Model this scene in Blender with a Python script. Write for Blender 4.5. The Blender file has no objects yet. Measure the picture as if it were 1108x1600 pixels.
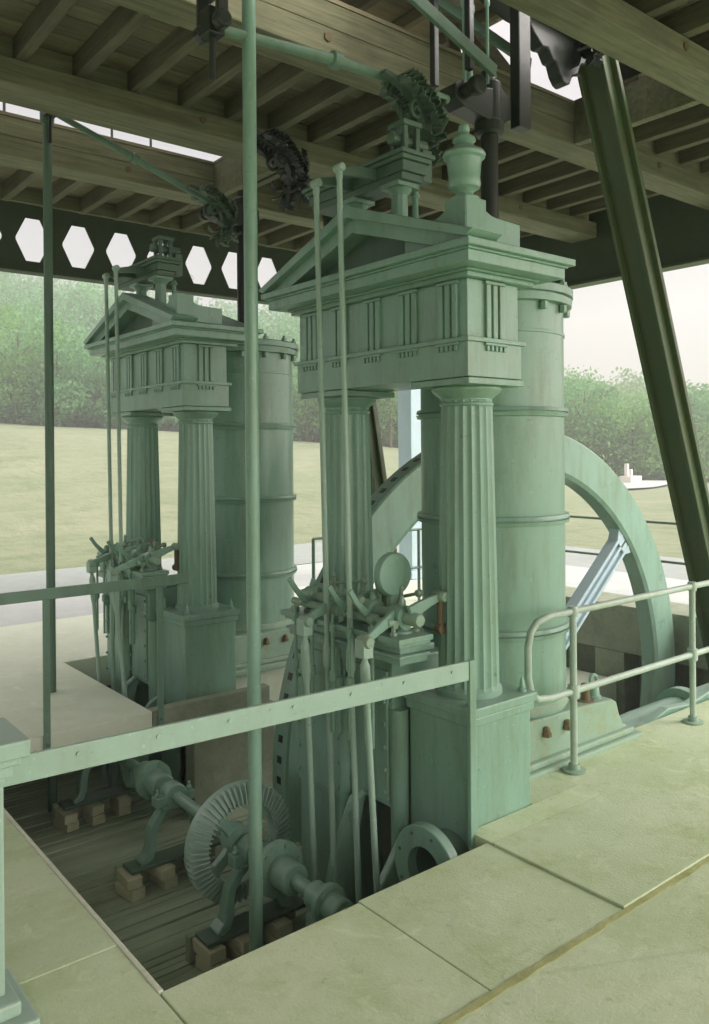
import bpy, bmesh, math, random
import numpy as np
from mathutils import Vector, Matrix
random.seed(7); rng = np.random.default_rng(11)
S = bpy.context.scene; COL = S.collection
L = 3.06                                   # distance between the two engines along Y
# ------------------------------------------------------------------ materials
def nodes(name):
    m = bpy.data.materials.new(name); m.use_nodes = True
    nt = m.node_tree; return m, nt, nt.nodes['Principled BSDF']
def mix(nt, a, b, fac, mode='MIX'):
    n = nt.nodes.new('ShaderNodeMix'); n.data_type = 'RGBA'; n.blend_type = mode
    for s, v in ((n.inputs[6], a), (n.inputs[7], b), (n.inputs[0], fac)):
        if hasattr(v, 'is_linked'): nt.links.new(v, s)
        elif isinstance(v, tuple): s.default_value = (*v, 1)
        else: s.default_value = v
    return n.outputs[2]
def noise(nt, scale, detail=6, rough=.6, stretch=None, coord='Object', dist=0):
    t = nt.nodes.new('ShaderNodeTexCoord'); n = nt.nodes.new('ShaderNodeTexNoise')
    n.inputs['Scale'].default_value = scale; n.inputs['Detail'].default_value = detail
    n.inputs['Roughness'].default_value = rough; n.inputs['Distortion'].default_value = dist
    src = t.outputs[coord]
    if stretch:
        mp = nt.nodes.new('ShaderNodeMapping'); mp.inputs['Scale'].default_value = stretch
        nt.links.new(src, mp.inputs['Vector']); src = mp.outputs[0]
    nt.links.new(src, n.inputs['Vector']); return n.outputs['Fac']
def ramp(nt, fac, p0, p1):
    r = nt.nodes.new('ShaderNodeMapRange'); r.inputs[1].default_value = p0; r.inputs[2].default_value = p1
    nt.links.new(fac, r.inputs[0]); return r.outputs[0]
def bump(nt, b, h, strength, dist=.01):
    n = nt.nodes.new('ShaderNodeBump'); n.inputs['Strength'].default_value = strength; n.inputs['Distance'].default_value = dist
    nt.links.new(h, n.inputs['Height']); nt.links.new(n.outputs[0], b.inputs['Normal'])
def vary(m, k=.16):
    nt = m.node_tree; b = nt.nodes['Principled BSDF']; src = b.inputs['Base Color'].links[0].from_socket
    oi = nt.nodes.new('ShaderNodeObjectInfo'); mm = nt.nodes.new('ShaderNodeMath'); mm.operation = 'MULTIPLY_ADD'
    nt.links.new(oi.outputs['Random'], mm.inputs[0]); mm.inputs[1].default_value = k; mm.inputs[2].default_value = 1-k*.5
    cc = nt.nodes.new('ShaderNodeCombineColor'); [nt.links.new(mm.outputs[0], cc.inputs[i]) for i in range(3)]
    c = mix(nt, src, cc.outputs[0], 1.0, 'MULTIPLY')
    cr = nt.nodes.new('ShaderNodeTexVoronoi'); cr.feature = 'DISTANCE_TO_EDGE'; cr.inputs['Scale'].default_value = .4
    tc = nt.nodes.new('ShaderNodeTexCoord'); wn = nt.nodes.new('ShaderNodeTexNoise'); wn.inputs['Scale'].default_value = 3; wn.inputs['Detail'].default_value = 6
    ad = nt.nodes.new('ShaderNodeVectorMath'); ad.operation = 'MULTIPLY_ADD'; nt.links.new(wn.outputs['Color'], ad.inputs[0]); ad.inputs[1].default_value = (.5, .5, 0); nt.links.new(tc.outputs['Object'], ad.inputs[2]); nt.links.new(ad.outputs[0], cr.inputs['Vector'])
    inv = nt.nodes.new('ShaderNodeMapRange'); nt.links.new(cr.outputs['Distance'], inv.inputs[0]); inv.inputs[1].default_value = .0; inv.inputs[2].default_value = .006; inv.inputs[3].default_value = .16; inv.inputs[4].default_value = 0
    c = mix(nt, c, (.20, .22, .11), inv.outputs[0]); nt.links.new(c, b.inputs['Base Color'])
def paint(name, col, dirt, rough=.5, amount=.6, streak=True, rust=0.0):
    m, nt, b = nodes(name)
    n1 = noise(nt, 2.3, 8, .65); n2 = noise(nt, 9, 7, .7, (1, 1, .18) if streak else None); n3 = noise(nt, 60, 4, .6)
    c = mix(nt, tuple(x*.88 for x in col), tuple(min(1, x*1.12) for x in col), n1)
    c = mix(nt, c, dirt, ramp_mul(nt, ramp(nt, n2, .47, .74), amount))
    sp = noise(nt, 38, 3, .55); c = mix(nt, c, tuple(min(1, x*1.5+.05) for x in col), ramp_mul(nt, ramp(nt, sp, .66, .72), .35))
    sp2 = noise(nt, 23, 6, .7); c = mix(nt, c, tuple(x*.45 for x in dirt), ramp_mul(nt, ramp(nt, sp2, .62, .74), .6))
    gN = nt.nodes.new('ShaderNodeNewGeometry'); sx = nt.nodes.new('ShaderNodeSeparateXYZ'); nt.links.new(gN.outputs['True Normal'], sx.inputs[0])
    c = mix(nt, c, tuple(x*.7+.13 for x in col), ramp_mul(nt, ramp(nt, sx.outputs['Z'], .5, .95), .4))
    if rust > 0:
        n4 = noise(nt, 5.5, 9, .75)
        c = mix(nt, c, (.16, .085, .03), ramp_mul(nt, ramp(nt, n4, .64, .72), rust))
    nt.links.new(c, b.inputs['Base Color'])
    r = ramp(nt, n1, .2, .8); rr = nt.nodes.new('ShaderNodeMath'); rr.operation = 'MULTIPLY_ADD'
    nt.links.new(r, rr.inputs[0]); rr.inputs[1].default_value = .22; rr.inputs[2].default_value = rough-.1
    nt.links.new(rr.outputs[0], b.inputs['Roughness'])
    bump(nt, b, n3, .12, .004); return m
def ramp_mul(nt, f, k):
    n = nt.nodes.new('ShaderNodeMath'); n.operation = 'MULTIPLY'; nt.links.new(f, n.inputs[0]); n.inputs[1].default_value = k
    return n.outputs[0]
def islands(nt):
    g = nt.nodes.new('ShaderNodeNewGeometry'); return g.outputs['Random Per Island']
def wood(name, c0, c1, stretch, rough=.85, isl=.5):
    m, nt, b = nodes(name)
    g = noise(nt, 5, 9, .7, stretch, dist=.4); n2 = noise(nt, 1.7, 6, .6)
    c = mix(nt, c0, c1, ramp(nt, g, .3, .72))
    c = mix(nt, c, tuple(x*.55 for x in c0), ramp_mul(nt, ramp(nt, n2, .45, .8), .6))
    k = islands(nt); mm = nt.nodes.new('ShaderNodeMath'); mm.operation = 'MULTIPLY_ADD'
    nt.links.new(k, mm.inputs[0]); mm.inputs[1].default_value = isl; mm.inputs[2].default_value = 1-isl*.5
    cc = nt.nodes.new('ShaderNodeCombineColor'); [nt.links.new(mm.outputs[0], cc.inputs[i]) for i in range(3)]
    c = mix(nt, c, cc.outputs[0], 1.0, 'MULTIPLY')
    nt.links.new(c, b.inputs['Base Color']); b.inputs['Roughness'].default_value = rough
    bump(nt, b, g, .5, .006); return m
def stone(name, c0, c1, stain, rough=.9, scale=1.0, amount=.5, bmp=.3):
    m, nt, b = nodes(name)
    n1 = noise(nt, .9*scale, 9, .68, dist=.3); n2 = noise(nt, 3.1*scale, 9, .7); n3 = noise(nt, 70*scale, 5, .7)
    c = mix(nt, c0, c1, ramp(nt, n1, .3, .7)); c = mix(nt, c, stain, ramp_mul(nt, ramp(nt, n2, .48, .75), amount))
    c = mix(nt, c, tuple(x*.6 for x in c0), ramp_mul(nt, ramp(nt, n3, .62, .8), .5))
    n5 = noise(nt, 14*scale, 8, .75); c = mix(nt, c, tuple(x*.72 for x in stain), ramp_mul(nt, ramp(nt, n5, .58, .7), amount*.7))
    n6 = noise(nt, 5.5*scale, 7, .7, None, 'Object', 1.2); c = mix(nt, c, tuple(min(1, x*1.15) for x in c1), ramp_mul(nt, ramp(nt, n6, .55, .68), .5))
    nt.links.new(c, b.inputs['Base Color']); b.inputs['Roughness'].default_value = rough
    bump(nt, b, n3, bmp, .006); return m
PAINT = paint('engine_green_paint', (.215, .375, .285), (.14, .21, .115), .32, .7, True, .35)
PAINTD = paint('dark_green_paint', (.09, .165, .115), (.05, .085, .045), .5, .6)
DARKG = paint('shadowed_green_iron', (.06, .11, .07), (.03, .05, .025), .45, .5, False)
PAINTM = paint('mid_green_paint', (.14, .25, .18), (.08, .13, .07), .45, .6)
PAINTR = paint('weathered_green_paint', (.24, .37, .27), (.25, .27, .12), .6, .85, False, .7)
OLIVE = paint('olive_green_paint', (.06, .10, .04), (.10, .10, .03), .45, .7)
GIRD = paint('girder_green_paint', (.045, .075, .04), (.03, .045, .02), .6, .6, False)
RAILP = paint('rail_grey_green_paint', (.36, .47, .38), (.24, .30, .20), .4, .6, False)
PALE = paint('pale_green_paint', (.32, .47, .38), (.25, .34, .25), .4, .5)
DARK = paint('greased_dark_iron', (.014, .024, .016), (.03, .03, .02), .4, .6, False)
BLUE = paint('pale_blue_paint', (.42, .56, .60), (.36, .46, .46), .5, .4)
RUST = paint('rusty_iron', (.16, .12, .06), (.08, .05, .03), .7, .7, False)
BEAM = wood('bearer_timber', (.115, .125, .07), (.31, .315, .19), (.35, 6, 6))
JOIST = wood('joist_timber', (.08, .083, .047), (.215, .212, .125), (6, .35, 6))
BOARD = wood('board_timber', (.135, .13, .08), (.31, .285, .18), (.4, 7, 7), .85, .7)
PITW = wood('pit_board_timber', (.34, .42, .29), (.42, .49, .355), (.7, 12, 12), .95, .22)
CONC = stone('concrete_paving', (.45, .55, .335), (.59, .675, .47), (.36, .45, .19), .9, 1, .8, .55)
vary(CONC)
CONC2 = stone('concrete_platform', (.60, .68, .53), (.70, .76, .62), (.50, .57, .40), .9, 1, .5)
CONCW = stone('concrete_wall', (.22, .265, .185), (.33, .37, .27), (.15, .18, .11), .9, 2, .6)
MOSS = stone('mossy_joint', (.24, .27, .11), (.36, .38, .18), (.16, .19, .07), 1, 4, .7, .6)
EDGE = stone('worn_white_edge', (.56, .60, .46), (.68, .70, .57), (.42, .45, .30), .9, 3, .5)
PATHM = stone('gravel_path', (.43, .475, .46), (.50, .54, .52), (.37, .42, .40), 1, 1.5, .5)
TARMAC = stone('blue_grey_tarmac', (.27, .315, .295), (.335, .375, .35), (.23, .275, .255), .9, 1.5, .5)
BRICKM = stone('pale_brick', (.50, .50, .34), (.62, .61, .44), (.38, .38, .25), .9, 5, .6)
WHITE = stone('white_stone', (.7, .68, .62), (.78, .74, .68), (.55, .52, .46), .9, 1, .4)
def grass_mat():
    m, nt, b = nodes('dry_meadow_grass')
    n1 = noise(nt, .16, 9, .75, dist=.8); n2 = noise(nt, 1.6, 9, .8, (1, .5, 1)); n3 = noise(nt, .6, 5, .6, (.25, 2.2, 1))
    c = mix(nt, (.21, .265, .15), (.30, .335, .215), ramp(nt, n1, .35, .65))
    c = mix(nt, c, (.13, .19, .09), ramp_mul(nt, ramp(nt, n2, .47, .68), .7))
    c = mix(nt, c, (.35, .37, .25), ramp_mul(nt, ramp(nt, n3, .5, .75), .5))
    nt.links.new(c, b.inputs['Base Color']); b.inputs['Roughness'].default_value = 1
    bump(nt, b, n2, .8, .15); return m
GRASS = grass_mat()
WOODFLOOR = stone('woodland_floor', (.06, .13, .045), (.11, .20, .07), (.05, .10, .03), 1, .3, .5)
def leaf_mat(name, a, c_):
    m, nt, b = nodes(name)
    k = islands(nt); n1 = noise(nt, .22, 4, .6)
    c = mix(nt, a, c_, k); c = mix(nt, c, tuple(x*1.5 for x in c_), ramp_mul(nt, ramp(nt, n1, .5, .7), .5))
    nt.links.new(c, b.inputs['Base Color']); b.inputs['Roughness'].default_value = .8
    t = nt.nodes.new('ShaderNodeBsdfTranslucent'); nt.links.new(c, t.inputs[0])
    ms = nt.nodes.new('ShaderNodeMixShader'); ms.inputs[0].default_value = .4
    out = nt.nodes['Material Output']; nt.links.new(b.outputs[0], ms.inputs[1]); nt.links.new(t.outputs[0], ms.inputs[2])
    nt.links.new(ms.outputs[0], out.inputs[0]); return m
LEAF = leaf_mat('leaves_green', (.12, .31, .125), (.18, .41, .175))
LEAF2 = leaf_mat('leaves_yellow_green', (.15, .33, .09), (.205, .42, .13))
BARK = stone('bark', (.10, .08, .05), (.16, .13, .09), (.05, .05, .03), 1, 3, .5)
# ------------------------------------------------------------------ mesh builder
ORG = {}
class MB:
    def __init__(s): s.v = []; s.f = []
    def add(s, vs, fs):
        k = len(s.v); s.v += [tuple(p) for p in vs]; s.f += [tuple(i+k for i in f) for f in fs]; return s
    def box(s, x0, x1, y0, y1, z0, z1):
        return s.add([(x0,y0,z0),(x1,y0,z0),(x1,y1,z0),(x0,y1,z0),(x0,y0,z1),(x1,y0,z1),(x1,y1,z1),(x0,y1,z1)],
                     [(0,3,2,1),(4,5,6,7),(0,1,5,4),(1,2,6,5),(2,3,7,6),(3,0,4,7)])
    def prism(s, poly, axis, a0, a1):
        # poly: 2D points in the plane of the other two axes (order x,y,z without axis)
        n = len(poly); o = 'xyz'.index(axis)
        def p3(p, a):
            q = list(p); q.insert(o, a); return q
        vs = [p3(p, a0) for p in poly] + [p3(p, a1) for p in poly]
        fs = [tuple(range(n)), tuple(range(2*n-1, n-1, -1))] + [(i, i+n, (i+1) % n+n, (i+1) % n) for i in range(n)]
        return s.add(vs, fs)
    def bar(s, p0, p1, w, h, up=(0,0,1)):
        p0, p1, up = Vector(p0), Vector(p1), Vector(up); d = (p1-p0).normalized(); r = d.cross(up).normalized(); u = r.cross(d)
        vs = [p+r*a*w/2+u*b*h/2 for p in (p0, p1) for a, b in ((-1,-1),(1,-1),(1,1),(-1,1))]
        return s.add(vs, [(0,1,2,3),(7,6,5,4),(0,4,5,1),(1,5,6,2),(2,6,7,3),(3,7,4,0)])
    def sweep(s, pts, w, h, up=(0,1,0)):
        # rectangular bar along a polyline; w along `up`, h across; w/h may be lists
        pts = [Vector(p) for p in pts]; n = len(pts); up = Vector(up); vs = []; fs = []
        for i, p in enumerate(pts):
            d = (pts[min(i+1, n-1)]-pts[max(i-1, 0)]).normalized(); r = d.cross(up).normalized()
            W = w[i] if isinstance(w, list) else w; H = h[i] if isinstance(h, list) else h
            vs += [p+up*a*W/2+r*b*H/2 for a, b in ((-1,-1),(1,-1),(1,1),(-1,1))]
        for i in range(n-1):
            k = 4*i; fs += [(k+j, k+(j+1) % 4, k+4+(j+1) % 4, k+4+j) for j in range(4)]
        fs += [(3,2,1,0), (4*n-4, 4*n-3, 4*n-2, 4*n-1)]
        return s.add(vs, fs)
    def tube(s, pts, r, n=10):
        pts = [Vector(p) for p in pts]; m = len(pts); vs = []; fs = []; u = None
        for i, p in enumerate(pts):
            d = (pts[min(i+1, m-1)]-pts[max(i-1, 0)]).normalized()
            if u is None: u = d.orthogonal().normalized()
            u = (u-d*u.dot(d)); u = u.normalized() if u.length > 1e-6 else d.orthogonal().normalized()
            w = d.cross(u); R = r[i] if isinstance(r, (list, tuple)) else r
            vs += [p+(u*math.cos(2*math.pi*k/n)+w*math.sin(2*math.pi*k/n))*R for k in range(n)]
        for i in range(m-1):
            fs += [(i*n+k, i*n+(k+1) % n, (i+1)*n+(k+1) % n, (i+1)*n+k) for k in range(n)]
        fs += [tuple(range(n-1, -1, -1)), tuple(range((m-1)*n, m*n))]
        return s.add(vs, fs)
    def lathe(s, prof, c, axis='z', n=48, radial=None):
        # prof: (r, h) from one end to the other; radial(k) multiplies the radius
        vs = []; fs = []; c = Vector(c)
        A, U, W = {'z': ((0,0,1),(1,0,0),(0,1,0)), 'x': ((1,0,0),(0,1,0),(0,0,1)), 'y': ((0,1,0),(0,0,1),(1,0,0))}[axis]
        A, U, W = Vector(A), Vector(U), Vector(W)
        for r, h in prof:
            for k in range(n):
                a = 2*math.pi*k/n; R = r*(radial(k, h) if radial else 1)
                vs.append(c+A*h+(U*math.cos(a)+W*math.sin(a))*R)
        m = len(prof)
        for i in range(m-1):
            fs += [(i*n+k, i*n+(k+1) % n, (i+1)*n+(k+1) % n, (i+1)*n+k) for k in range(n)]
        if prof[0][0] > 1e-6: fs.append(tuple(range(n-1, -1, -1)))
        if prof[-1][0] > 1e-6: fs.append(tuple(range((m-1)*n, m*n)))
        return s.add(vs, fs)
    def loop(s, prof, c, axis, n=64):
        # closed profile turned round an axis (a ring)
        vs = []; fs = []; c = Vector(c)
        A, U, W = {'z': ((0,0,1),(1,0,0),(0,1,0)), 'x': ((1,0,0),(0,1,0),(0,0,1)), 'y': ((0,1,0),(0,0,1),(1,0,0))}[axis]
        A, U, W = Vector(A), Vector(U), Vector(W); m = len(prof)
        for r, h in prof:
            for k in range(n):
                a = 2*math.pi*k/n; vs.append(c+A*h+(U*math.cos(a)+W*math.sin(a))*r)
        for i in range(m):
            j = (i+1) % m
            fs += [(i*n+k, i*n+(k+1) % n, j*n+(k+1) % n, j*n+k) for k in range(n)]
        return s.add(vs, fs)
    def build(s, name, mat, parent=None, bev=0, smooth=None, org=None):
        o_ = ORG.get(parent.name) if parent else Vector(org or (0,0,0))
        me = bpy.data.meshes.new(name); me.from_pydata([tuple(Vector(p)-o_) for p in s.v], [], s.f)
        bm = bmesh.new(); bm.from_mesh(me); bmesh.ops.recalc_face_normals(bm, faces=bm.faces); bm.to_mesh(me); bm.free()
        me.materials.append(mat); ob = bpy.data.objects.new(name, me); COL.objects.link(ob)
        if parent: ob.parent = parent
        else: ob.location = o_
        ORG[ob.name] = o_
        if smooth:
            for p in me.polygons: p.use_smooth = True
            me.set_sharp_from_angle(angle=math.radians(smooth))
        if bev:
            b = ob.modifiers.new('edge', 'BEVEL'); b.width = bev; b.segments = 2; b.limit_method = 'ANGLE'; b.angle_limit = math.radians(45)
        return ob
def B(*a): return MB().box(*a)
def empty(name, loc):
    o = bpy.data.objects.new(name, None); o.location = loc; o.empty_display_size = .1; COL.objects.link(o); ORG[o.name] = Vector(loc); return o
def tag(o, label, cat, group=None):
    o['label'] = label; o['category'] = cat
    if group: o['group'] = group
    return o
def struct(o, kind='structure'): o['kind'] = kind; return o
def copy_tree(o, off, skip=(), parent=None):
    c = o.copy(); COL.objects.link(c)
    if parent: c.parent = parent
    else: c.location = Vector(o.location)+Vector(off)
    ORG[c.name] = (Vector(o.location)+Vector(off)) if not parent else ORG[parent.name]
    for ch in list(o.children):
        if ch.name.split('.')[0] not in skip: copy_tree(ch, off, skip, c)
    return c
# ------------------------------------------------------------------ camera
H = 1.9; a = math.radians(51.25); ro = .008
f = Vector((math.cos(a), math.sin(a), 0)); r = Vector((math.sin(a), -math.cos(a), 0)); z = Vector((0, 0, 1))
cx = (r-z*ro).normalized(); cy = (z+r*ro).normalized()
cam = bpy.data.cameras.new('camera'); co = bpy.data.objects.new('camera', cam); COL.objects.link(co); S.camera = co
M = Matrix((cx, cy, -f)).transposed().to_4x4(); M.translation = (0, 0, H); co.matrix_world = M
cam.sensor_width = 36; cam.lens = 1281/1600*36; cam.shift_y = -95/1600; cam.clip_end = 2000; cam.clip_start = .05
# ------------------------------------------------------------------ world and sun
W = bpy.data.worlds.new('World'); S.world = W; W.use_nodes = True; nt = W.node_tree
sunel, sunaz = math.radians(38), 0     # light comes from behind the camera's right shoulder
sky = nt.nodes.new('ShaderNodeTexSky'); sky.sky_type = 'NISHITA'; sky.sun_disc = False
sky.sun_elevation = sunel
sd = Vector((.72*math.cos(sunel), -.69*math.cos(sunel), math.sin(sunel)))
sky.sun_rotation = math.atan2(sd.x, sd.y)
bg = nt.nodes['Background']; bg.inputs['Strength'].default_value = .05; nt.links.new(sky.outputs[0], bg.inputs['Color'])
bg2 = nt.nodes.new('ShaderNodeBackground')             # even cloud deck, brighter overhead and on the sun's side
tc = nt.nodes.new('ShaderNodeTexCoord'); sep = nt.nodes.new('ShaderNodeSeparateXYZ'); nt.links.new(tc.outputs['Generated'], sep.inputs[0])
m1 = nt.nodes.new('ShaderNodeMapRange'); dp = nt.nodes.new('ShaderNodeVectorMath'); dp.operation = 'DOT_PRODUCT'; nt.links.new(tc.outputs['Generated'], dp.inputs[0]); dp.inputs[1].default_value = (.62, -.78, 0)
nt.links.new(dp.outputs['Value'], m1.inputs[0]); m1.inputs[1].default_value = .3; m1.inputs[2].default_value = 1.0; m1.inputs[3].default_value = 0; m1.inputs[4].default_value = 4.6
m2 = nt.nodes.new('ShaderNodeMapRange'); nt.links.new(sep.outputs['Z'], m2.inputs[0]); m2.inputs[1].default_value = .35; m2.inputs[2].default_value = 1; m2.inputs[3].default_value = .33; m2.inputs[4].default_value = 1.7
ad = nt.nodes.new('ShaderNodeMath'); nt.links.new(m1.outputs[0], ad.inputs[0]); nt.links.new(m2.outputs[0], ad.inputs[1])
bg2.inputs['Color'].default_value = (1, .86, .80, 1); nt.links.new(ad.outputs[0], bg2.inputs['Strength'])
asd = nt.nodes.new('ShaderNodeAddShader'); nt.links.new(bg.outputs[0], asd.inputs[0]); nt.links.new(bg2.outputs[0], asd.inputs[1])
nt.links.new(asd.outputs[0], nt.nodes['World Output'].inputs['Surface'])
sl = bpy.data.lights.new('sun', 'SUN'); sl.energy = 2.0; sl.angle = math.radians(25); sl.color = (1, .98, .94)
so = bpy.data.objects.new('sun', sl); COL.objects.link(so); so.rotation_euler = sd.to_track_quat('Z', 'Y').to_euler()
S.view_settings.view_transform = 'Standard'; S.view_settings.look = 'None'; S.view_settings.exposure = 0.55
S.cycles.max_bounces = 6; S.cycles.diffuse_bounces = 4; S.cycles.use_denoising = True
# ------------------------------------------------------------------ terrain
def terrain(x, y):
    d = f.x*x+f.y*y; s = r.x*x+r.y*y
    if d < 1: return -.06
    u = max(-.7, min(.7, s/d))
    t = max(0, min(1, (.30-u)/.75)); rise = 4.5*t**.55-.3
    k = max(0, min(1, (d-13)/47)); zz = -.06+rise*k*k*(3-2*k)
    k2 = max(0, min(1, (d-60)/90)); top = 3+16.5*t
    zz += top*k2*k2*(3-2*k2)
    return zz+.12*math.sin(x*.31)*math.sin(y*.27)*k
def axis(lo, hi, hole):
    v = [lo]; step = 45
    cuts = sorted(set([lo, hi]+list(hole))); out = []
    for p, q in zip(cuts, cuts[1:]):
        n = 5 if (p, q) == tuple(hole) else 0
        if n: out += list(np.linspace(p, q, n, endpoint=False)); continue
        t = np.linspace(0, 1, 44, endpoint=False)
        out += list(p+(q-p)*t**2.4) if p == hole[1] else list(q-(q-p)*(1-t)**2.4)
    return out+[hi]
HX, HY = (-7., 9.3), (-9., 9.5)
xs, ys = axis(-90, 230, HX), axis(-90, 230, HY); tb = MB(); idx = {}
for i, x in enumerate(xs):
    for j, y in enumerate(ys): idx[i, j] = len(tb.v); tb.v.append((x, y, terrain(x, y)))
for i in range(len(xs)-1):
    for j in range(len(ys)-1):
        mx, my = (xs[i]+xs[i+1])/2, (ys[j]+ys[j+1])/2
        if HX[0] < mx < HX[1] and HY[0] < my < HY[1]: continue
        tb.f.append((idx[i,j], idx[i+1,j], idx[i+1,j+1], idx[i,j+1]))
go = struct(tb.build('ground', GRASS, smooth=80)); go.data.materials.append(WOODFLOOR)
for p in go.data.polygons:
    if f.x*p.center.x+f.y*p.center.y > 63: p.material_index = 1
pb = MB()
def ribbon(mb, pts, w, lift=.05):
    pts = [Vector((p[0], p[1])) for p in pts]; n = 20; P = []
    for p, q in zip(pts, pts[1:]): P += [p+(q-p)*k/n for k in range(n)]
    P.append(pts[-1]); k0 = len(mb.v)
    for i, p in enumerate(P):
        d = (P[min(i+1, len(P)-1)]-P[max(i-1, 0)]).normalized(); nn = Vector((-d.y, d.x))
        for j in range(5):
            q = p+nn*w*(j/4-.5); mb.v.append((q.x, q.y, terrain(q.x, q.y)+lift))
    for i in range(len(P)-1):
        for j in range(4):
            k = k0+i*5+j; mb.f.append((k, k+1, k+6, k+5))
ribbon(pb, [(-20, 10.4), (9.2, 10.4)], 1.9, .052); ribbon(pb, [(10.25, 11.3), (10.25, -20)], 1.9, .048)
struct(pb.build('path', PATHM))
p3 = MB(); ribbon(p3, [(-20, 12.5), (11.2, 12.5)], 2.2, .052); ribbon(p3, [(12.3, 13.5), (12.3, -20)], 2.2, .047); struct(p3.build('tarmac_road', TARMAC))
p2 = MB(); ribbon(p2, [(27, 27), (40, 26), (58, 32), (80, 30)], 3.2, .12); struct(p2.build('path', PATHM))
# ------------------------------------------------------------------ floors, pit, walls of the pit
struct(B(-7.2, 9.3, -9.2, 1.941, -.6, -.006).build('concrete_floor', CONC, bev=.006))
struct(B(-7.2, 9.3, 1.942, 1.951, -.6, -.014).build('mossy_joint', MOSS))
mj = MB(); xx = -1.0
va = []
while xx < 9: va.append((xx, 1.939-random.uniform(.0, .008)-.007*abs(math.sin(xx*2.1)), 1.947+random.uniform(.0, .007)+.005*max(0, math.sin(xx*1.3+1)))); xx += random.uniform(.03, .08)
for (x0, a0, b0), (x1, a1, b1) in zip(va, va[1:]): mj.add([(x0, a0, -.001), (x1, a1, -.001), (x1, b1, .0055), (x0, b0, .0055), (x0, a0, -.03), (x1, a1, -.03), (x1, b1, -.03), (x0, b0, -.03)], [(0,1,2,3),(0,4,5,1),(3,2,6,7)])
struct(mj.build('moss_line', MOSS, smooth=60), 'stuff')
def slab(x0, x1, y0, y1, z1=0, th=.16, name='paving_slab'): return struct(B(x0, x1, y0, y1, z1-th, z1).build(name, CONC, bev=.004))
slab(1.262, 2.163, 1.952, 2.69); slab(2.166, 2.970, 1.952, 2.70, .002)
slab(2.973, 3.86, 1.952, 2.665, .013, .18); slab(2.973, 3.86, 2.668, 2.825, .011, .18); slab(3.47, 3.86, 2.826, 3.14, .009)
slab(3.863, 6.2, 1.952, 3.16, .006); slab(6.203, 9.3, 1.952, 3.16, .008)
slab(-7.2, 1.256, 1.952, 3.05, -.002); slab(-7.2, 1.256, 3.054, 5.63, 0)
struct(B(1.256, 1.276, 2.69, 5.63, -.15, .003).build('worn_edge', EDGE, bev=.004))
struct(B(-7.2, 2.6, 5.634, 7.5, -.17, 0).build('platform_floor', CONC2, bev=.008))
struct(B(-7.2, 9.3, 7.504, 9.5, -.3, -.004).build('platform_floor', CONC2, bev=.008))
pf = MB()
yy = 2.5
while yy < 8.2:
    w = random.uniform(.05, .085); pf.box(1.1, 3.4, yy, yy+w-.005, -1.0, -.95+random.uniform(-.008, .006)); yy += w
struct(pf.build('pit_floor', PITW, bev=.004))
struct(B(3.4, 9.3, 2.5, 9.3, -3.6, -3.4).build('pit_floor', CONCW))
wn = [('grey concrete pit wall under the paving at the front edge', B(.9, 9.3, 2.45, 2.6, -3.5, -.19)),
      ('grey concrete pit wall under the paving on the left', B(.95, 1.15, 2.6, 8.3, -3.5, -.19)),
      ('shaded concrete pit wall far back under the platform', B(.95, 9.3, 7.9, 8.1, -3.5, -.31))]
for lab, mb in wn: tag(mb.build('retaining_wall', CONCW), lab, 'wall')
t = empty('added_shade_wall', (-2.7, 1.5, 0)); m = MB(); yy = -1.4  # added out of view to keep light off the near engine's left faces
while yy < 4.9: m.box(-2.72, -2.69, yy, yy+.19, .003, 4.38); yy += .195
m.build('boarding', JOIST, t)
for yy in (-1.3, .3, 1.8, 3.2, 4.8): B(-2.85, -2.73, yy-.06, yy+.06, .003, 4.38).build('post', JOIST, t, .006)
tag(t, 'added unseen boarded wall shading the near engine from the left', 'wall')
# right-hand wall with square openings
rw = MB(); X0, X1 = 8.62, 9.28
ops = [(3.2, 3.9), (4.4, 5.05), (5.3, 5.63), (6.04, 6.8)]
rw.box(X0, X1, 3.165, 7.5, -.53, .03)
edges = [3.165]+[q for o in ops for q in o]+[7.5]
for p, q in zip(edges[::2], edges[1::2]): rw.box(X0, X1, p, q, -3.4, -.532)
for p, q in ops: rw.box(X0+.3, X1, p, q, -3.4, -.532)
tag(rw.build('concrete_wall', CONCW, bev=.01), 'weathered concrete wall with dark square openings beyond the flywheel', 'wall')
tag(B(5.6, 8.6, 5.72, 6.6, -3.4, -.86).build('concrete_ledge', CONC2, bev=.01), 'pale flat concrete ledge behind the near steam cylinder', 'ledge')
tag(B(2.604, 3.62, 5.634, 5.725, -.17, .003).build('pit_beam', CONCW, bev=.006), 'brown concrete beam at the foot of the far pedestal', 'beam')
tag(B(3.0, 3.75, 5.76, 6.0, -3.4, -.18).build('foundation_wall', CONCW, bev=.01), 'stained pale foundation block under the far engine', 'foundation')
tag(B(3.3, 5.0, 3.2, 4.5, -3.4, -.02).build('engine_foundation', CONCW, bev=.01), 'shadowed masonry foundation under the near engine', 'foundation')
tag(B(3.3, 5.0, 6.26, 7.5, -3.4, -.02).build('engine_foundation', CONC2, bev=.01), 'pale masonry foundation slab under the far cylinder', 'foundation')
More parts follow.
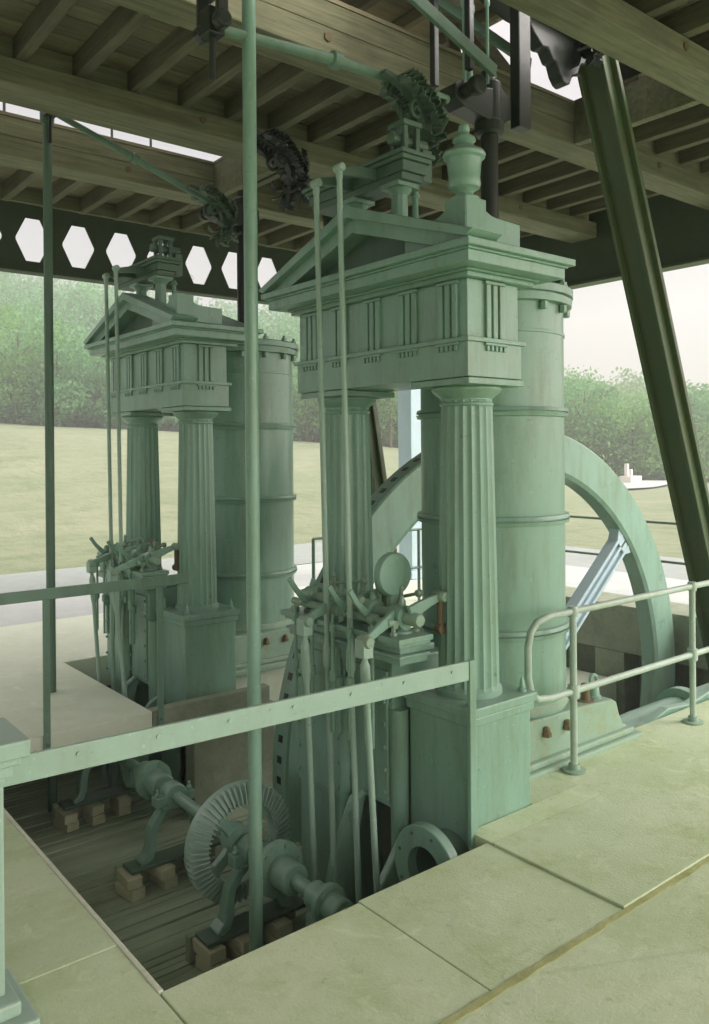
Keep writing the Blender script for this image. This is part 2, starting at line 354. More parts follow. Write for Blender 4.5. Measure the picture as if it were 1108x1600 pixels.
# ------------------------------------------------------------------ portico (columns and entablature)
EX0, EX1, EY0, EY1 = 3.0, 3.41, 2.83, 4.315
C0, C1 = 3.055, 4.09; CXX = 3.225
def flute(k, h): return 1-.075*abs(math.sin(math.pi*(k % 6)/6)) if .66 < h < 2.165 else 1
def portico():
    t = empty('engine_portico', (3.23, 3.57, 0))
    for y in (C0, C1):
        q0, q1 = y-.225, y+.225
        p = B(3.0, 3.46, q0, q1, -.95, .56).build('pedestal', PAINT, t, .008)
        m = MB(); m.box(2.985, 3.475, q0-.015, q1+.015, .515, .562); m.box(2.972, 3.488, q0-.028, q1+.028, .563, .612)
        m.build('cap_plate', PAINT, p, .008)
        for bx, by in ((3.03, q0+.03), (3.43, q0+.03), (3.43, q1-.03), (3.03, q1-.03)):
            MB().lathe([(.022,.612),(.022,.63),(.016,.632),(.013,.66),(.004,.69)], (bx, by, 0), n=10).build('bolt', PAINT, p, smooth=40)
        prof = [(.178,.612),(.178,.64),(.167,.65)]+[(.164-.026*((h-.66)/1.5)**1.2, h) for h in np.linspace(.661, 2.164, 14)]+[(.137,2.166),(.137,2.175)]
        c = MB().lathe(prof, (CXX, y, 0), n=120, radial=flute).build('column', PAINT, t, smooth=25)
        m = MB().lathe([(.134,2.13),(.144,2.14),(.144,2.15),(.131,2.155),(.133,2.168),(.15,2.185),(.178,2.205),(.19,2.222),(.185,2.236)], (CXX, y, 0), n=64)
        m.box(CXX-.21, CXX+.215, y-.215, y+.215, 2.236, 2.27); m.build('capital', PAINT, c, .004, 30)
    m = MB(); m.box(EX0, EX1, EY0, EY1, 2.272, 2.452); m.box(EX0+.012, EX1-.012, EY0+.012, EY1-.012, 2.452, 2.765)
    e = m.build('entablature', PAINT, t, .004)
    m = MB(); m.box(EX0-.018, EX1+.018, EY0-.018, EY1+.018, 2.447, 2.47); m.build('moulding_band', PAINT, e, .003)
    def tri(yc=None, xc=None):
        m = MB()
        for k in range(3):
            q = (k-1)*.05
            if yc is not None: m.box(EX0-.006, EX0+.013, yc+q-.017, yc+q+.017, 2.471, 2.745)
            else: m.box(xc+q-.017, xc+q+.017, EY0-.006, EY0+.013, 2.471, 2.745)
        if yc is not None: m.box(EX0-.007, EX0+.013, yc-.075, yc+.075, 2.746, 2.764)
        else: m.box(xc-.075, xc+.075, EY0-.007, EY0+.013, 2.746, 2.764)
        m.build('triglyph', PAINT, e, .004)
        m = MB()
        for k in range(5):
            q = (k-2)*.032
            if yc is not None: m.box(EX0-.013, EX0+.001, yc+q-.009, yc+q+.009, 2.405, 2.432); 
            else: m.box(xc+q-.009, xc+q+.009, EY0-.013, EY0+.001, 2.405, 2.432)
        if yc is not None: m.box(EX0-.014, EX0+.001, yc-.085, yc+.085, 2.433, 2.446)
        else: m.box(xc-.085, xc+.085, EY0-.014, EY0+.001, 2.433, 2.446)
        m.build('guttae', PAINT, e, .002)
    for y in np.linspace(2.97, 4.175, 5): tri(yc=float(y))
    tri(xc=3.205)
    m = MB()
    for o_, z0, z1 in ((.03, 2.766, 2.79), (.05, 2.79, 2.803), (.145, 2.803, 2.858), (.158, 2.858, 2.87), (.185, 2.87, 2.905)):
        m.box(EX0-o_, EX1+o_+.04, EY0-o_, EY1+o_*.75, z0, z1)
    m.build('cornice', PAINT, e, .004)
    # pediment on the long side facing the valve gear
    yl, yr, ya = EY0-.19, EY1+.15, 3.57; za = 3.225
    m = MB()
    m.prism([(yl, 2.906), (ya, za), (yr, 2.906), (yr-.25, 2.907), (ya, za-.105), (yl+.25, 2.907)], 'x', EX0-.14, EX0+.02)
    m.prism([(yl-.02, 2.935), (ya, za+.035), (yr+.02, 2.935), (yr-.03, 2.909), (ya, za-.028), (yl+.03, 2.909)], 'x', EX0-.185, EX0+.03)
    pd = m.build('pediment', PAINT, t, .004)
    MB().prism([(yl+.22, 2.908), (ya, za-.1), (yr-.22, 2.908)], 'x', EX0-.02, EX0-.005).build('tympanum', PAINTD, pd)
    MB().prism([(yl+.03, 2.906), (ya, za-.02), (yr-.03, 2.906)], 'x', EX0+.031, EX1+.2).build('pediment_roof', PAINT, pd, .004)
    # corner block with sweeping shoulders
    bx, by, bz = 2.905, 2.745, 2.912
    def sweepz(s): return 3.14 if s < .075 else (3.06+.08*(1-(s-.075)/.145)**2 if s < .22 else 3.06-.04*(s-.22))
    ss = [0, .075, .09, .105, .12, .14, .16, .185, .22, .31, .40]
    k = MB().prism([(bx+.004, bz), (bx+.40, bz)]+[(bx+s, sweepz(s)) for s in ss[::-1]][:-1]+[(bx+.004, 3.14)], 'y', by, by+.15)
    k.prism([(by+.004, bz), (by+.44, bz)]+[(by+s*1.1, sweepz(s)) for s in ss[::-1]][:-1]+[(by+.004, 3.137)], 'x', bx, bx+.15)
    k = k.build('corner_block', PAINT, t, .004)
    u = [(.06,3.165),(.075,3.187),(.075,3.2),(.05,3.21),(.042,3.225),(.05,3.238),(.075,3.25),(.083,3.27),(.078,3.30),(.084,3.36),(.088,3.39),(.103,3.40),(.107,3.415),(.098,3.43),(.07,3.445),(.05,3.46),(.045,3.475),(.058,3.485),(.055,3.50),(.03,3.515),(.025,3.53),(.03,3.545),(.026,3.562),(0.0,3.575)]
    k_u = [(q, h-.05) for q, h in u]; MB().lathe(k_u, (2.985, 2.83, 0), n=40).build('urn', PAINT, k, smooth=35)
    # bridge over the gable that carries the rods
    m = MB(); m.box(3.02, 3.2, 3.32, 4.2, 3.44, 3.50); m.box(3.0, 3.22, 3.30, 4.22, 3.50, 3.525); m.box(3.03, 3.19, 3.34, 4.18, 3.40, 3.44); m.box(2.985, 3.235, 3.285, 4.235, 3.525, 3.55)
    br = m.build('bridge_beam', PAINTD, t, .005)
    for y in (3.45, 3.84):
        c = MB().lathe([(.07,3.08),(.07,3.12),(.05,3.13),(.046,3.34),(.062,3.36),(.072,3.375)], (3.11, y, 0), n=40, radial=lambda k, h: 1-.07*(k % 4 in (1, 2)) if 3.14 < h < 3.35 else 1)
        c.box(3.03, 3.19, y-.08, y+.08, 3.375, 3.402); c.build('short_column', PAINT, br, .003, 30)
    MB().lathe([(.02,3.05),(.02,3.2),(.028,3.21),(.02,3.22),(.018,3.35),(.03,3.36),(.018,3.39)], (3.24, 3.46, 0), n=12).build('spindle', PAINT, br, smooth=40)
    m = MB()
    for y in (3.34, 3.43): m.box(3.05, 3.08, y, y+.03, 3.551, 3.70); m.box(3.14, 3.17, y, y+.03, 3.551, 3.70)
    m.box(3.04, 3.18, 3.33, 3.47, 3.701, 3.73); m.lathe([(.035,3.0),(.035,3.26)], (0, 3.40, 3.63), 'x', 12); m.box(3.2, 3.27, 3.35, 3.43, 3.42, 3.6)
    m.build('bearing_block', PAINTD, br, .004)
    for y in (3.755, 3.541):
        MB().sweep([(3.05, y+.02, 3.47), (2.9, y+.01, 3.46), (2.75, y, 3.43)], [.04, .035, .03], [.07, .055, .04]).build('rocker_arm', PAINTD, br, .004)
    return t
P1 = tag(portico(), 'large green iron temple portico with urn on its corner block, nearer to the camera', 'portico', 'columned iron engine fronts')
P2 = tag(copy_tree(P1, (0, L, 0), ('urn',)), 'smaller looking green iron portico without urn, standing beyond the left platform', 'portico', 'columned iron engine fronts')
# ------------------------------------------------------------------ steam cylinder
def cylinder():
    t = empty('steam_cylinder', (4.0, 3.57, 0)); c = (4.0, 3.57, 0)
    MB().lathe([(.455,.15),(.455,2.80)], c, n=96).build('barrel', PAINT, t, smooth=30)
    for zc in (.80, 1.475, 2.13):
        MB().loop([(.45, zc-.03), (.478, zc-.026), (.485, zc-.006), (.466, zc-.004), (.466, zc+.004), (.485, zc+.006), (.478, zc+.026), (.45, zc+.03)], c, 'z', 96).build('joint_flange', PAINT, t, smooth=30)
    MB().loop([(.45,2.6),(.462,2.605),(.462,2.62),(.45,2.625)], c, 'z', 96).build('bead', PAINT, t, smooth=30)
    m = MB().lathe([(.40,2.785),(.505,2.79),(.51,2.83),(.49,2.834),(.49,2.842),(.515,2.846),(.515,2.89),(.50,2.90),(.20,2.93),(.13,2.94),(.12,3.02),(.14,3.03),(.14,3.06),(.07,3.07)], c, n=96)
    cv = m.build('cylinder_cover', PAINT, t, smooth=30)
    for k in range(14):
        an = 2*math.pi*k/14+.1; p = (4.0+.475*math.cos(an), 3.57+.475*math.sin(an), 0)
        MB().lathe([(.02,2.895),(.026,2.90),(.026,2.925),(.014,2.928),(.012,2.95)][::-1]+[(.012,2.895),(.012,2.784),(.024,2.784),(.024,2.745),(.02,2.74)], p, n=6).build('bolt', PAINT, cv)
    m = MB()
    m.box(3.49, 4.86, 3.03, 3.11, -.02, .035); m.box(3.495, 4.80, 3.06, 3.11, .0355, .075)
    m.prism([(3.5,-.02),(4.84,-.02),(4.84,.03),(4.79,.055),(4.77,.085),(4.73,.10),(4.71,.14),(4.69,.17),(4.66,.255),(4.62,.28),(4.3,.30),(3.5,.315)], 'y', 3.10, 4.1)
    b = m.build('base_casting', PAINTR, t, .012)
    MB().loop([(.45,.32),(.468,.325),(.468,.35),(.46,.365),(.45,.38)], c, 'z', 72).build('foot_flange', PAINTR, b, smooth=30)
    for x, y in ((3.92, 3.085), (4.12, 3.085)):
        MB().lathe([(.03,.20),(.03,.222),(.022,.224),(.02,.25),(.012,.258)], (x, y, 0), n=6).build('bolt', RUST, b)
    MB().lathe([(.055,.27),(.055,.30),(.027,.302),(.027,.40),(.02,.405)], (4.42, 3.17, 0), n=16).build('stud', RUST, b, smooth=40)
    e = MB().lathe([(.05,.26),(.05,.295),(.038,.30),(.036,.36),(.02,.38)], (4.55, 3.2, 0), n=16)
    e.tube([(4.55+.035*math.cos(q), 3.2, .395+.035*math.sin(q)) for q in np.linspace(-1.2, 4.4, 14)], .012, 8)
    e.build('lifting_eye', PAINT, b, smooth=40)
    return t
K1 = tag(cylinder(), 'tall pale green steam cylinder directly behind the near portico', 'steam cylinder', 'upright steam cylinders')
K2 = tag(copy_tree(K1, (0, L, 0), ('lifting_eye',)), 'green steam cylinder behind the far portico, partly hidden by the upright pipe', 'steam cylinder', 'upright steam cylinders')
hb = [o for o in K2.children if o.name.startswith('base_casting')][0]; ORG[hb.name] = Vector((4.0, 6.63, 0))
MB().tube([(4.42+.05*math.cos(q), 6.11, .2+.09*math.sin(q)) for q in np.linspace(1.5, 7.6, 16)], .01, 8).build('handle', PAINT, hb, smooth=40)
def piston(extra):
    t = empty('piston_rod', (4.0, 3.57, 2.9))
    MB().lathe([(.056,3.0),(.056,4.12)], (4.0, 3.57, 0), n=24).build('rod', DARK, t, smooth=30)
    m = MB(); m.prism([(3.62, 4.06), (3.70, 4.02), (3.95, 3.99), (4.06, 3.99), (4.14, 4.05), (4.14, 4.17), (4.05, 4.22), (3.9, 4.19), (3.68, 4.18), (3.62, 4.14)], 'y', 3.50, 3.64)
    m.lathe([(.045,3.36),(.06,3.37),(.06,3.42),(.045,3.43),(.045,3.71),(.06,3.72),(.06,3.77),(.045,3.78)], (3.70, 0, 4.11), 'y', 20); m.lathe([(.075,3.92),(.095,3.94),(.095,4.0),(.08,4.02),(.08,4.26),(.05,4.28),(.05,4.34)], (4.0, 3.57, 0), n=24)
    m.build('crosshead', DARK, t, .008)
    if extra:
        for x, y in ((3.66, 3.42), (3.66, 3.72)): m = B(x-.022, x+.022, y-.022, y+.022, 4.2, 5.1); m.build('link', DARK, t, .006)
        for x, y, rr in ((3.70, 3.50, .012), (3.775, 3.53, .022), (3.80, 3.40, .010)):
            m = MB().lathe([(rr,4.15),(rr,4.62),(rr*1.7,4.63),(rr*1.7,4.67),(rr,4.69),(rr,5.4)], (x, y, 0), n=14); m.build('thin_rod', PAINT, t, smooth=40)
        m = MB(); m.box(4.17, 4.29, 3.46, 3.54, 4.0, 5.0); m.build('guide_post', DARK, t, .008)
        MB().bar((2.55, 3.34, 4.62), (3.8, 3.34, 4.2), .03, .075).build('strap', PAINTD, t, .005); MB().bar((3.55, 3.8, 4.86), (4.7, 3.8, 4.68), .03, .075).build('strap', PAINTD, t, .005)
    return t
tag(piston(True), 'dark greased piston rod and crosshead rising behind the urn', 'piston rod')
t = piston(False); t.location.y += L
tag(t, 'dark piston rod rising behind the far portico beside the upright pipe', 'piston rod')
# ------------------------------------------------------------------ plug rods and radius rods
for y, zb, lab in ((3.57, -.95, 'long pale upright pipe standing in the pit in front of the toothed gear'), (6.63, -.95, 'dark slender upright pipe passing down through the left platform')):
    t = empty('plug_rod', (2.2, y, 0))
    MB().lathe([(.035, zb), (.035, 4.66)], (2.2, y, 0), n=24).build('tube', PAINT if y < 5 else PAINTD, t, smooth=30)
    MB().lathe([(.05,4.54),(.055,4.56),(.055,4.66),(.04,4.7)], (2.2, y, 0), n=20).build('socket', PAINTD, t, smooth=30)
    tag(t, lab, 'upright pipe', 'upright plug rods')
def scroll(c, s, seed, mat, tall=1.0):
    rr = random.Random(seed); m = MB(); c = Vector(c)
    P = lambda u, w, y=0: (c.x+u*s, c.y+y, c.z+w*s*tall)
    def volute(u, w, r0, turns, a0, dirn, th, y):
        n = 30; pts = []
        for i in range(n):
            q = i/(n-1); an = a0+dirn*q*turns*2*math.pi; rad = r0*(1-.86*q); pts.append(P(u+rad*math.cos(an), w+rad*math.sin(an), y*(1-q*.3)))
        m.tube(pts, [s*th*(1-.45*i/(n-1)) for i in range(n)], 8)
    def leaf(u, w, an, ln, wd, curl, y):
        n = 8; pts = []; W_ = []
        for i in range(n):
            q = i/(n-1); a_ = an+curl*q; pts.append(P(u+ln*q*math.cos(a_), w+ln*q*math.sin(a_), y+.05*math.sin(q*2.6)*(1 if y >= 0 else -1)))
            W_.append(s*wd*(math.sin(math.pi*min(1, .15+q*.85))**.8)*(1+.35*math.sin(q*19))+.003)
        m.sweep(pts, W_, [s*.035]*n)
    stem = [P(-.85, .62), P(-.5, .55), P(-.2, .45), (P(.08, .24)), P(.22, -.02), P(.2, -.35), P(.1, -.75)]
    m.sweep(stem, [.05]*7, [s*q for q in (.08, .12, .16, .19, .18, .13, .05)])
    for y in (-.055, .055):
        volute(.34, .14, .22, 1.6, 2.4, -1, .05, y); volute(-.16, .10, .19, 1.4, .9, 1, .045, y); volute(.26, -.40, .14, 1.4, 2.6, -1, .035, y)
        for k in range(9):
            q = k/8; u, w = -.6+.8*q, .55-.5*q*q
            leaf(u, w, 1.2-.8*q+rr.uniform(-.2, .2), .28, .2, -1.2, y); leaf(u, w, -1.9-.2*q+rr.uniform(-.2, .2), .27, .19, 1.2, y)
        for k in range(5): leaf(.17, -.35-.05*k, -1.57+(k-2)*.5, .32+.03*k, .2, (k-2)*.5, y)
        for k in range(6): leaf(.24, .2-.1*k, .2-.25*k+rr.uniform(-.3, .3), .24, .17, rr.uniform(-1.5, 1.5), y)
    return m.build('scroll_bracket', mat, None, 0, 40, org=c)
def radius_rod(p0, pm, p1, lab, y):
    t = empty('radius_rod', p0); p0, pm, p1 = Vector(p0), Vector(pm), Vector(p1); d = (p1-p0).normalized()
    MB().tube([p0, pm-d*.03, pm+d*.03, p1], [.024, .03, .03, .026], 18).build('pipe', PAINTM, t, smooth=40)
    MB().tube([pm-d*.03, pm-d*.024, pm+d*.024, pm+d*.03], [.034, .047, .047, .034], 18).build('collar', PAINTM, t, smooth=30)
    m = MB(); m.box(p0.x-.045, p0.x+.045, p0.y-.05, p0.y+.05, p0.z-.05, p0.z+.08); m.lathe([(.03,-.13),(.045,-.12),(.045,-.07),(.03,-.06),(.03,.06),(.045,.07),(.045,.12),(.03,.13)], (p0.x, p0.y, p0.z), 'y', 16); m.lathe([(.016,-.26),(.016,.0)], p0, n=10)
    m.box(p0.x-.03, p0.x+.03, p0.y-.11, p0.y-.08, p0.z-.02, p0.z+.55); m.box(p0.x-.03, p0.x+.03, p0.y+.08, p0.y+.11, p0.z-.02, p0.z+.55); m.box(p0.x-.06, p0.x+.06, p0.y-.12, p0.y+.12, p0.z+.18, p0.z+.24)
    m.build('pivot_fitting', DARK, t, .006)
    return tag(t, lab, 'radius rod', 'jointed radius rods under the floor')
radius_rod((1.99, 3.57, 3.99), (2.752, 3.57, 4.05), (3.62, 3.57, 4.06), 'bright green pipe with a collar running level under the near floor slot', 3.57)
radius_rod((2.2, 6.56, 4.62), (2.911, 6.56, 4.39), (3.77, 6.56, 4.10), 'dark green pipe with a collar sloping down below the far floor slot', 6.56)
BR = 'ornate scrolled iron brackets'
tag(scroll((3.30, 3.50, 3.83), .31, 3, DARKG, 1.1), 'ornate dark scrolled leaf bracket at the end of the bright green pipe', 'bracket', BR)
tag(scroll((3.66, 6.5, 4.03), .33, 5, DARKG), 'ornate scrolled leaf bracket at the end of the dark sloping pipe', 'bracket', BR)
tag(scroll((3.2, 4.75, 3.87), .33, 8, DARK), 'black scrolled bracket above the left end of the near pediment', 'bracket', BR)
out = [(4.05, 5.3), (4.2, 4.95), (4.32, 4.80), (4.40, 4.70), (4.49, 4.63), (4.55, 4.64), (4.60, 4.57), (4.64, 4.57), (4.67, 4.50), (4.71, 4.455), (4.75, 4.44), (4.79, 4.46), (4.82, 4.52), (4.88, 4.55), (4.92, 4.63), (5.0, 4.66), (5.08, 4.73), (5.2, 4.74), (5.3, 4.80), (5.45, 4.80), (5.62, 4.86), (5.64, 5.3)]
m = MB().prism(out, 'y', 3.52, 3.62); o = m.build('pendant_bracket', DARK, None, .012, org=(4.75, 3.57, 4.9))
sc_ = scroll((4.78, 3.5, 4.84), .42, 9, DARK, .8); sc_.name = 'scrollwork'; sc_.parent = o; sc_.location = Vector((4.78, 3.5, 4.84))-Vector((4.75, 3.57, 4.9))
tag(o, 'heavy dark pendant bracket with scalloped edge hanging against the white sky gap', 'bracket', BR)
# ------------------------------------------------------------------ valve gear
def valve_gear():
    t = empty('valve_gear', (2.9, 3.57, 0))
    m = MB()
    for o_, z0, z1 in ((0, .80, .835), (.015, .835, .85), (-.02, .85, .895), (.02, .895, .915), (.04, .915, .945)):
        m.box(2.79-o_, 2.99, 3.12-o_, 4.12+o_, z0, z1)
    lg = m.build('ledge', PAINT, t, .004)
    for y in (3.2, 3.44, 3.72, 4.0):
        m = MB().lathe([(.055,.946),(.055,.96),(.035,.965),(.03,1.0)], (2.88, y, 0), n=16); m.lathe([(.062,-.035),(.062,.035)], (2.88, y, 1.03), 'y', 20); m.lathe([(.012,1.08),(.02,1.085),(.02,1.1),(.008,1.14)], (2.88, y, 0), n=8)
        m.build('bearing', PAINT, t, .003, 40)
    m = MB().lathe([(.03,3.06),(.036,3.07),(.036,3.2),(.05,3.21),(.05,3.28),(.034,3.29),(.034,3.5),(.055,3.51),(.055,3.58),(.034,3.59),(.034,3.8),(.05,3.81),(.05,3.88),(.034,3.89),(.034,4.1)], (2.88, 0, 1.03), 'y', 20); m.build('arbor', PAINTR, t, smooth=35)
    for (x, y, zz), (x1, y1, z1) in (((2.88, 3.74, 1.04), (2.55, 3.61, .99)), ((2.88, 3.24, 1.04), (2.5, 3.045, .985)), ((2.86, 3.55, 1.06), (3.05, 3.5, 1.12)), ((2.86, 3.12, 1.06), (3.06, 3.1, 1.13))):
        q = [(x+(x1-x)*k, y+(y1-y)*k, zz+(z1-zz)*k+.006*math.sin(3.14*k)) for k in (0, .3, .6, .85, 1)]
        lv = MB().sweep(q, .03, [.075, .064, .05, .042, .046]).build('lever', PAINT, t, .006)
        MB().lathe([(.024,-.042),(.03,-.03),(.03,.03),(.024,.042)], (x1, y1, z1), 'y', 16).build('knuckle', PAINTR, lv, smooth=40)
    MB().lathe([(.022,3.16),(.022,3.3),(.032,3.31),(.032,3.36),(.022,3.37),(.022,3.62),(.034,3.63),(.034,3.69),(.022,3.7),(.022,4.08)], (2.80, 0, 1.005), 'y', 16).build('arbor', PAINTR, t, smooth=35)
    for y in (3.38, 3.56, 3.94):
        m = MB().sweep([(2.82, y, 1.0), (2.77, y-.005, 1.04), (2.71, y-.01, 1.10), (2.66, y-.015, 1.17)], [.03, .028, .022, .018], [.05, .04, .03, .03]); m.build('hand_lever', PAINT, t, .005)
    for y in (3.3, 3.5, 3.64, 3.9):
        m = MB().lathe([(.03,.946),(.03,.955),(.018,.96),(.015,1.06),(.024,1.065),(.024,1.09),(.012,1.1),(.010,1.15),(.016,1.155),(.004,1.175)], (2.965, y, 0), n=12); m.build('spindle', PAINTR, t, smooth=40)
    for y in (3.18, 3.34, 3.62, 3.84, 4.06):
        for x in (2.80, 2.955): MB().lathe([(.022,.946),(.022,.962),(.013,.964),(.012,.985),(.004,.99)], (x, y, 0), n=6).build('nut', PAINTR, lg)
    for y0_, z0_, y1_, z1_, xx_ in ((3.16, 1.02, 3.30, .97, 2.76), (3.42, 1.10, 3.58, .98, 2.78), (3.60, 1.12, 3.80, 1.0, 2.83), (3.86, 1.08, 4.04, .97, 2.78), (3.2, 1.14, 3.42, 1.08, 3.0), (3.66, 1.15, 3.96, 1.1, 3.0)):
        m = MB().tube([(xx_, y0_, z0_), (xx_, y1_, z1_)], .009, 8)
        for q_ in ((y0_, z0_), (y1_, z1_)): m.lathe([(.016,xx_-.018),(.02,xx_-.012),(.02,xx_+.012),(.016,xx_+.018)], (0, q_[0], q_[1]), 'x', 12)
        m.build('link_rod', PAINTR, t, smooth=40)
    for y_, x_ in ((3.28, 2.74), (3.46, 2.73), (3.62, 2.74), (3.80, 2.73), (3.98, 2.74)):
        m = MB().lathe([(.010,.35),(.010,.62),(.02,.63),(.02,.68),(.010,.69),(.010,.90),(.018,.905),(.018,.94),(.008,.95),(.008,1.0)], (x_, y_, 0), n=10); m.build('tappet_rod', PAINT, t, smooth=40)
    for y in (3.46, 3.70, 4.0):
        m = MB().lathe([(.016,.30),(.016,.55),(.03,.56),(.03,.62),(.016,.63),(.016,.80)], (2.84, y, 0), n=12); m.build('spindle', PAINT, t, smooth=40)
    for x, y in ((3.06, 3.1), (3.05, 3.5)):
        m = MB(); m.tube([(x, y, 1.13), (x, y, .95)], .016, 8); m.lathe([(.028,-.02),(.028,.02)], (x, y, .96), 'y', 12); m.lathe([(.03,-.022),(.03,.022)], (x, y, 1.13), 'y', 12); m.build('hanging_link', RUST, t, smooth=40)
    for y0, y1, zb in ((3.34, 3.70, -.04), (3.75, 4.24, -.14)):
        x = MB(); x.box(2.93, 3.35, y0, y1, zb, .76); x.box(2.915, 2.935, y0+.03, y1-.03, zb+.03, .70); x.box(2.9, 3.3, y0+.05, y1-.05, .761, .80)
        for zz in np.linspace(zb+.08, .66, 6):
            for yy_ in (y0+.045, y1-.045): x.lathe([(.014,2.898),(.014,2.918)], (0, yy_, float(zz)), 'x', 6)
        x.build('valve_chest', PAINT, t, .012)
    MB().lathe([(.05,-.6),(.05,.3)], (2.97, 3.33, .2), n=20).lathe([(.035,-.9),(.035,.4)], (2.9, 3.72, .2), n=16).build('drain_pipe', PAINT, t, smooth=40)
    for y, zt in ((3.62, -.02), (3.22, -.12)):
        q = [(2.78, y, -.85), (2.76, y, -.6), (2.80, y, -.35), (2.90, y, zt-.05), (2.96, y, zt)]
        MB().sweep(q, .05, [.2, .19, .16, .09, .06]).build('crank_plate', PAINT, t, .01)
    q = [(2.7, 3.7, -.8), (2.76, 3.65, -.4), (2.82, 3.6, -.1), (2.9, 3.55, 0)]
    MB().tube(q, .018, 10).build('bent_pipe', PAINT, t, smooth=40)
    for (x0, y0, z0), (x1, y1, z1) in (((2.55, 3.62, .97), (2.70, 3.74, -.70)), ((2.5, 3.055, .965), (2.72, 3.218, -.55))):
        p0, p1 = Vector((x0, y0, z0)), Vector((x1, y1, z1)); d = p1-p0
        m = MB().tube([p0+d*k for k in (0, .05, .07, .16, .2, 1)], [.014, .014, .025, .025, .0165, .0165], 12); m.box(p0.x-.03, p0.x+.03, p0.y-.035, p0.y+.035, p0.z-.06, p0.z+.03)
        m.box(p1.x-.04, p1.x+.04, p1.y-.05, p1.y+.05, p1.z-.2, p1.z); m.build('drop_rod', PALE, t, .004, 40)
    for pa, pb_, pc in (((2.75, 3.755, 3.42), (2.75, 3.68, .80), (2.72, 3.585, -.75)), ((2.75, 3.541, 3.45), (2.75, 3.473, .82), (2.72, 3.37, -.75))):
        pa, pb_, pc = Vector(pa), Vector(pb_), Vector(pc); d = (pb_-pa).normalized()
        m = MB().tube([pa, pa+d*.05, pa+d*.07, pb_-d*.3, pb_-d*.04, pb_, pb_-Vector((0,0,.1)), pb_-Vector((0,0,.12)), pc], [.02, .02, .016, .016, .017, .027, .027, .017, .017], 12)
        m.lathe([(.018,-.035),(.024,-.03),(.024,.03),(.018,.035)], pa, 'y', 14); m.box(pc.x-.04, pc.x+.04, pc.y-.05, pc.y+.05, pc.z-.15, pc.z+.05)
        m.build('long_rod', PALE, t, .004, 40)
    m = MB().lathe([(.07,-.03),(.112,-.026),(.118,-.015),(.118,.015),(.112,.026),(.07,.03)], (2.93, 3.33, 1.235), 'y', 40)
    dd = m.build('weight_disc', PAINT, t, smooth=35); MB().box(2.90, 2.96, 3.31, 3.35, .95, 1.15).build('stem', PAINT, dd, .006)
    return t
V1 = tag(valve_gear(), 'green valve gear with round disc, levers and rods in front of the near columns', 'valve gear', 'valve gears of the two engines')
V2 = tag(copy_tree(V1, (0, L, 0), ('weight_disc',)), 'green valve gear with levers and rods left of the far columns', 'valve gear', 'valve gears of the two engines')
# ------------------------------------------------------------------ flywheel
t = empty('flywheel', (5.93, 5.02, -.5)); fc = (5.93, 0, -.5)
rim_mb = MB().loop([(2.23,4.95),(2.27,4.93),(2.61,4.93),(2.625,4.945),(2.625,5.115),(2.61,5.125),(2.26,5.125),(2.23,5.11)], fc, 'y', 160); nrim = len(rim_mb.f)
m = rim_mb
for k in range(110):
    an = 2*math.pi*k/110; R0 = 2.6245
    c_ = Vector((5.93+R0*math.cos(an), 5.03, -.5+R0*math.sin(an))); rd = Vector((math.cos(an), 0, math.sin(an))); tg = Vector((-math.sin(an), 0, math.cos(an)))
    vs = [c_+rd*(-.01+.014*e)+tg*.026*q+Vector((0, .024*w, 0)) for e in (0, 1) for q, w in ((-1,-1),(1,-1),(1,1),(-1,1))]
    m.add(vs, [(0,1,2,3),(4,5,6,7),(0,1,5,4),(1,2,6,5),(2,3,7,6),(3,0,4,7)])
rim = rim_mb.build('rim', PAINT, t, smooth=25); rim.data.materials.append(DARK)
for p_ in rim.data.polygons[nrim:]: p_.material_index = 1
MB().lathe([(.14,4.75),(.14,4.8),(.34,4.82),(.36,4.86),(.36,5.2),(.34,5.24),(.14,5.26),(.14,5.6)], fc, 'y', 40).build('hub', PAINT, t, smooth=30)
for k in range(6):
    an = math.radians(40+60*k); d = Vector((math.cos(an), 0, math.sin(an))); n_ = Vector((-d.z, 0, d.x)); c_ = Vector((5.93, 5.02, -.5)); m = MB()
    for q, w, th in ((0, .15, .05), (-.085, .035, .13), (.085, .035, .13), (0, .035, .12)):
        m.add([c_+d*R_+n_*(q+s1*w/2)+Vector((0, s2*th/2, 0)) for R_ in (.34, 2.235) for s1, s2 in ((-1,-1),(1,-1),(1,1),(-1,1))], [(0,1,2,3),(7,6,5,4),(0,4,5,1),(1,5,6,2),(2,6,7,3),(3,7,4,0)])
    m.add([c_+d*R_+n_*(s1*w/2)+Vector((0, s2*.06, 0)) for R_, w in ((2.12, .2), (2.236, .36)) for s1, s2 in ((-1,-1),(1,-1),(1,1),(-1,1))], [(0,1,2,3),(7,6,5,4),(0,4,5,1),(1,5,6,2),(2,6,7,3),(3,7,4,0)])
    m.build('flywheel_arm', BLUE, t, .008)
tag(t, 'huge pale green flywheel turning between the two engines', 'flywheel')
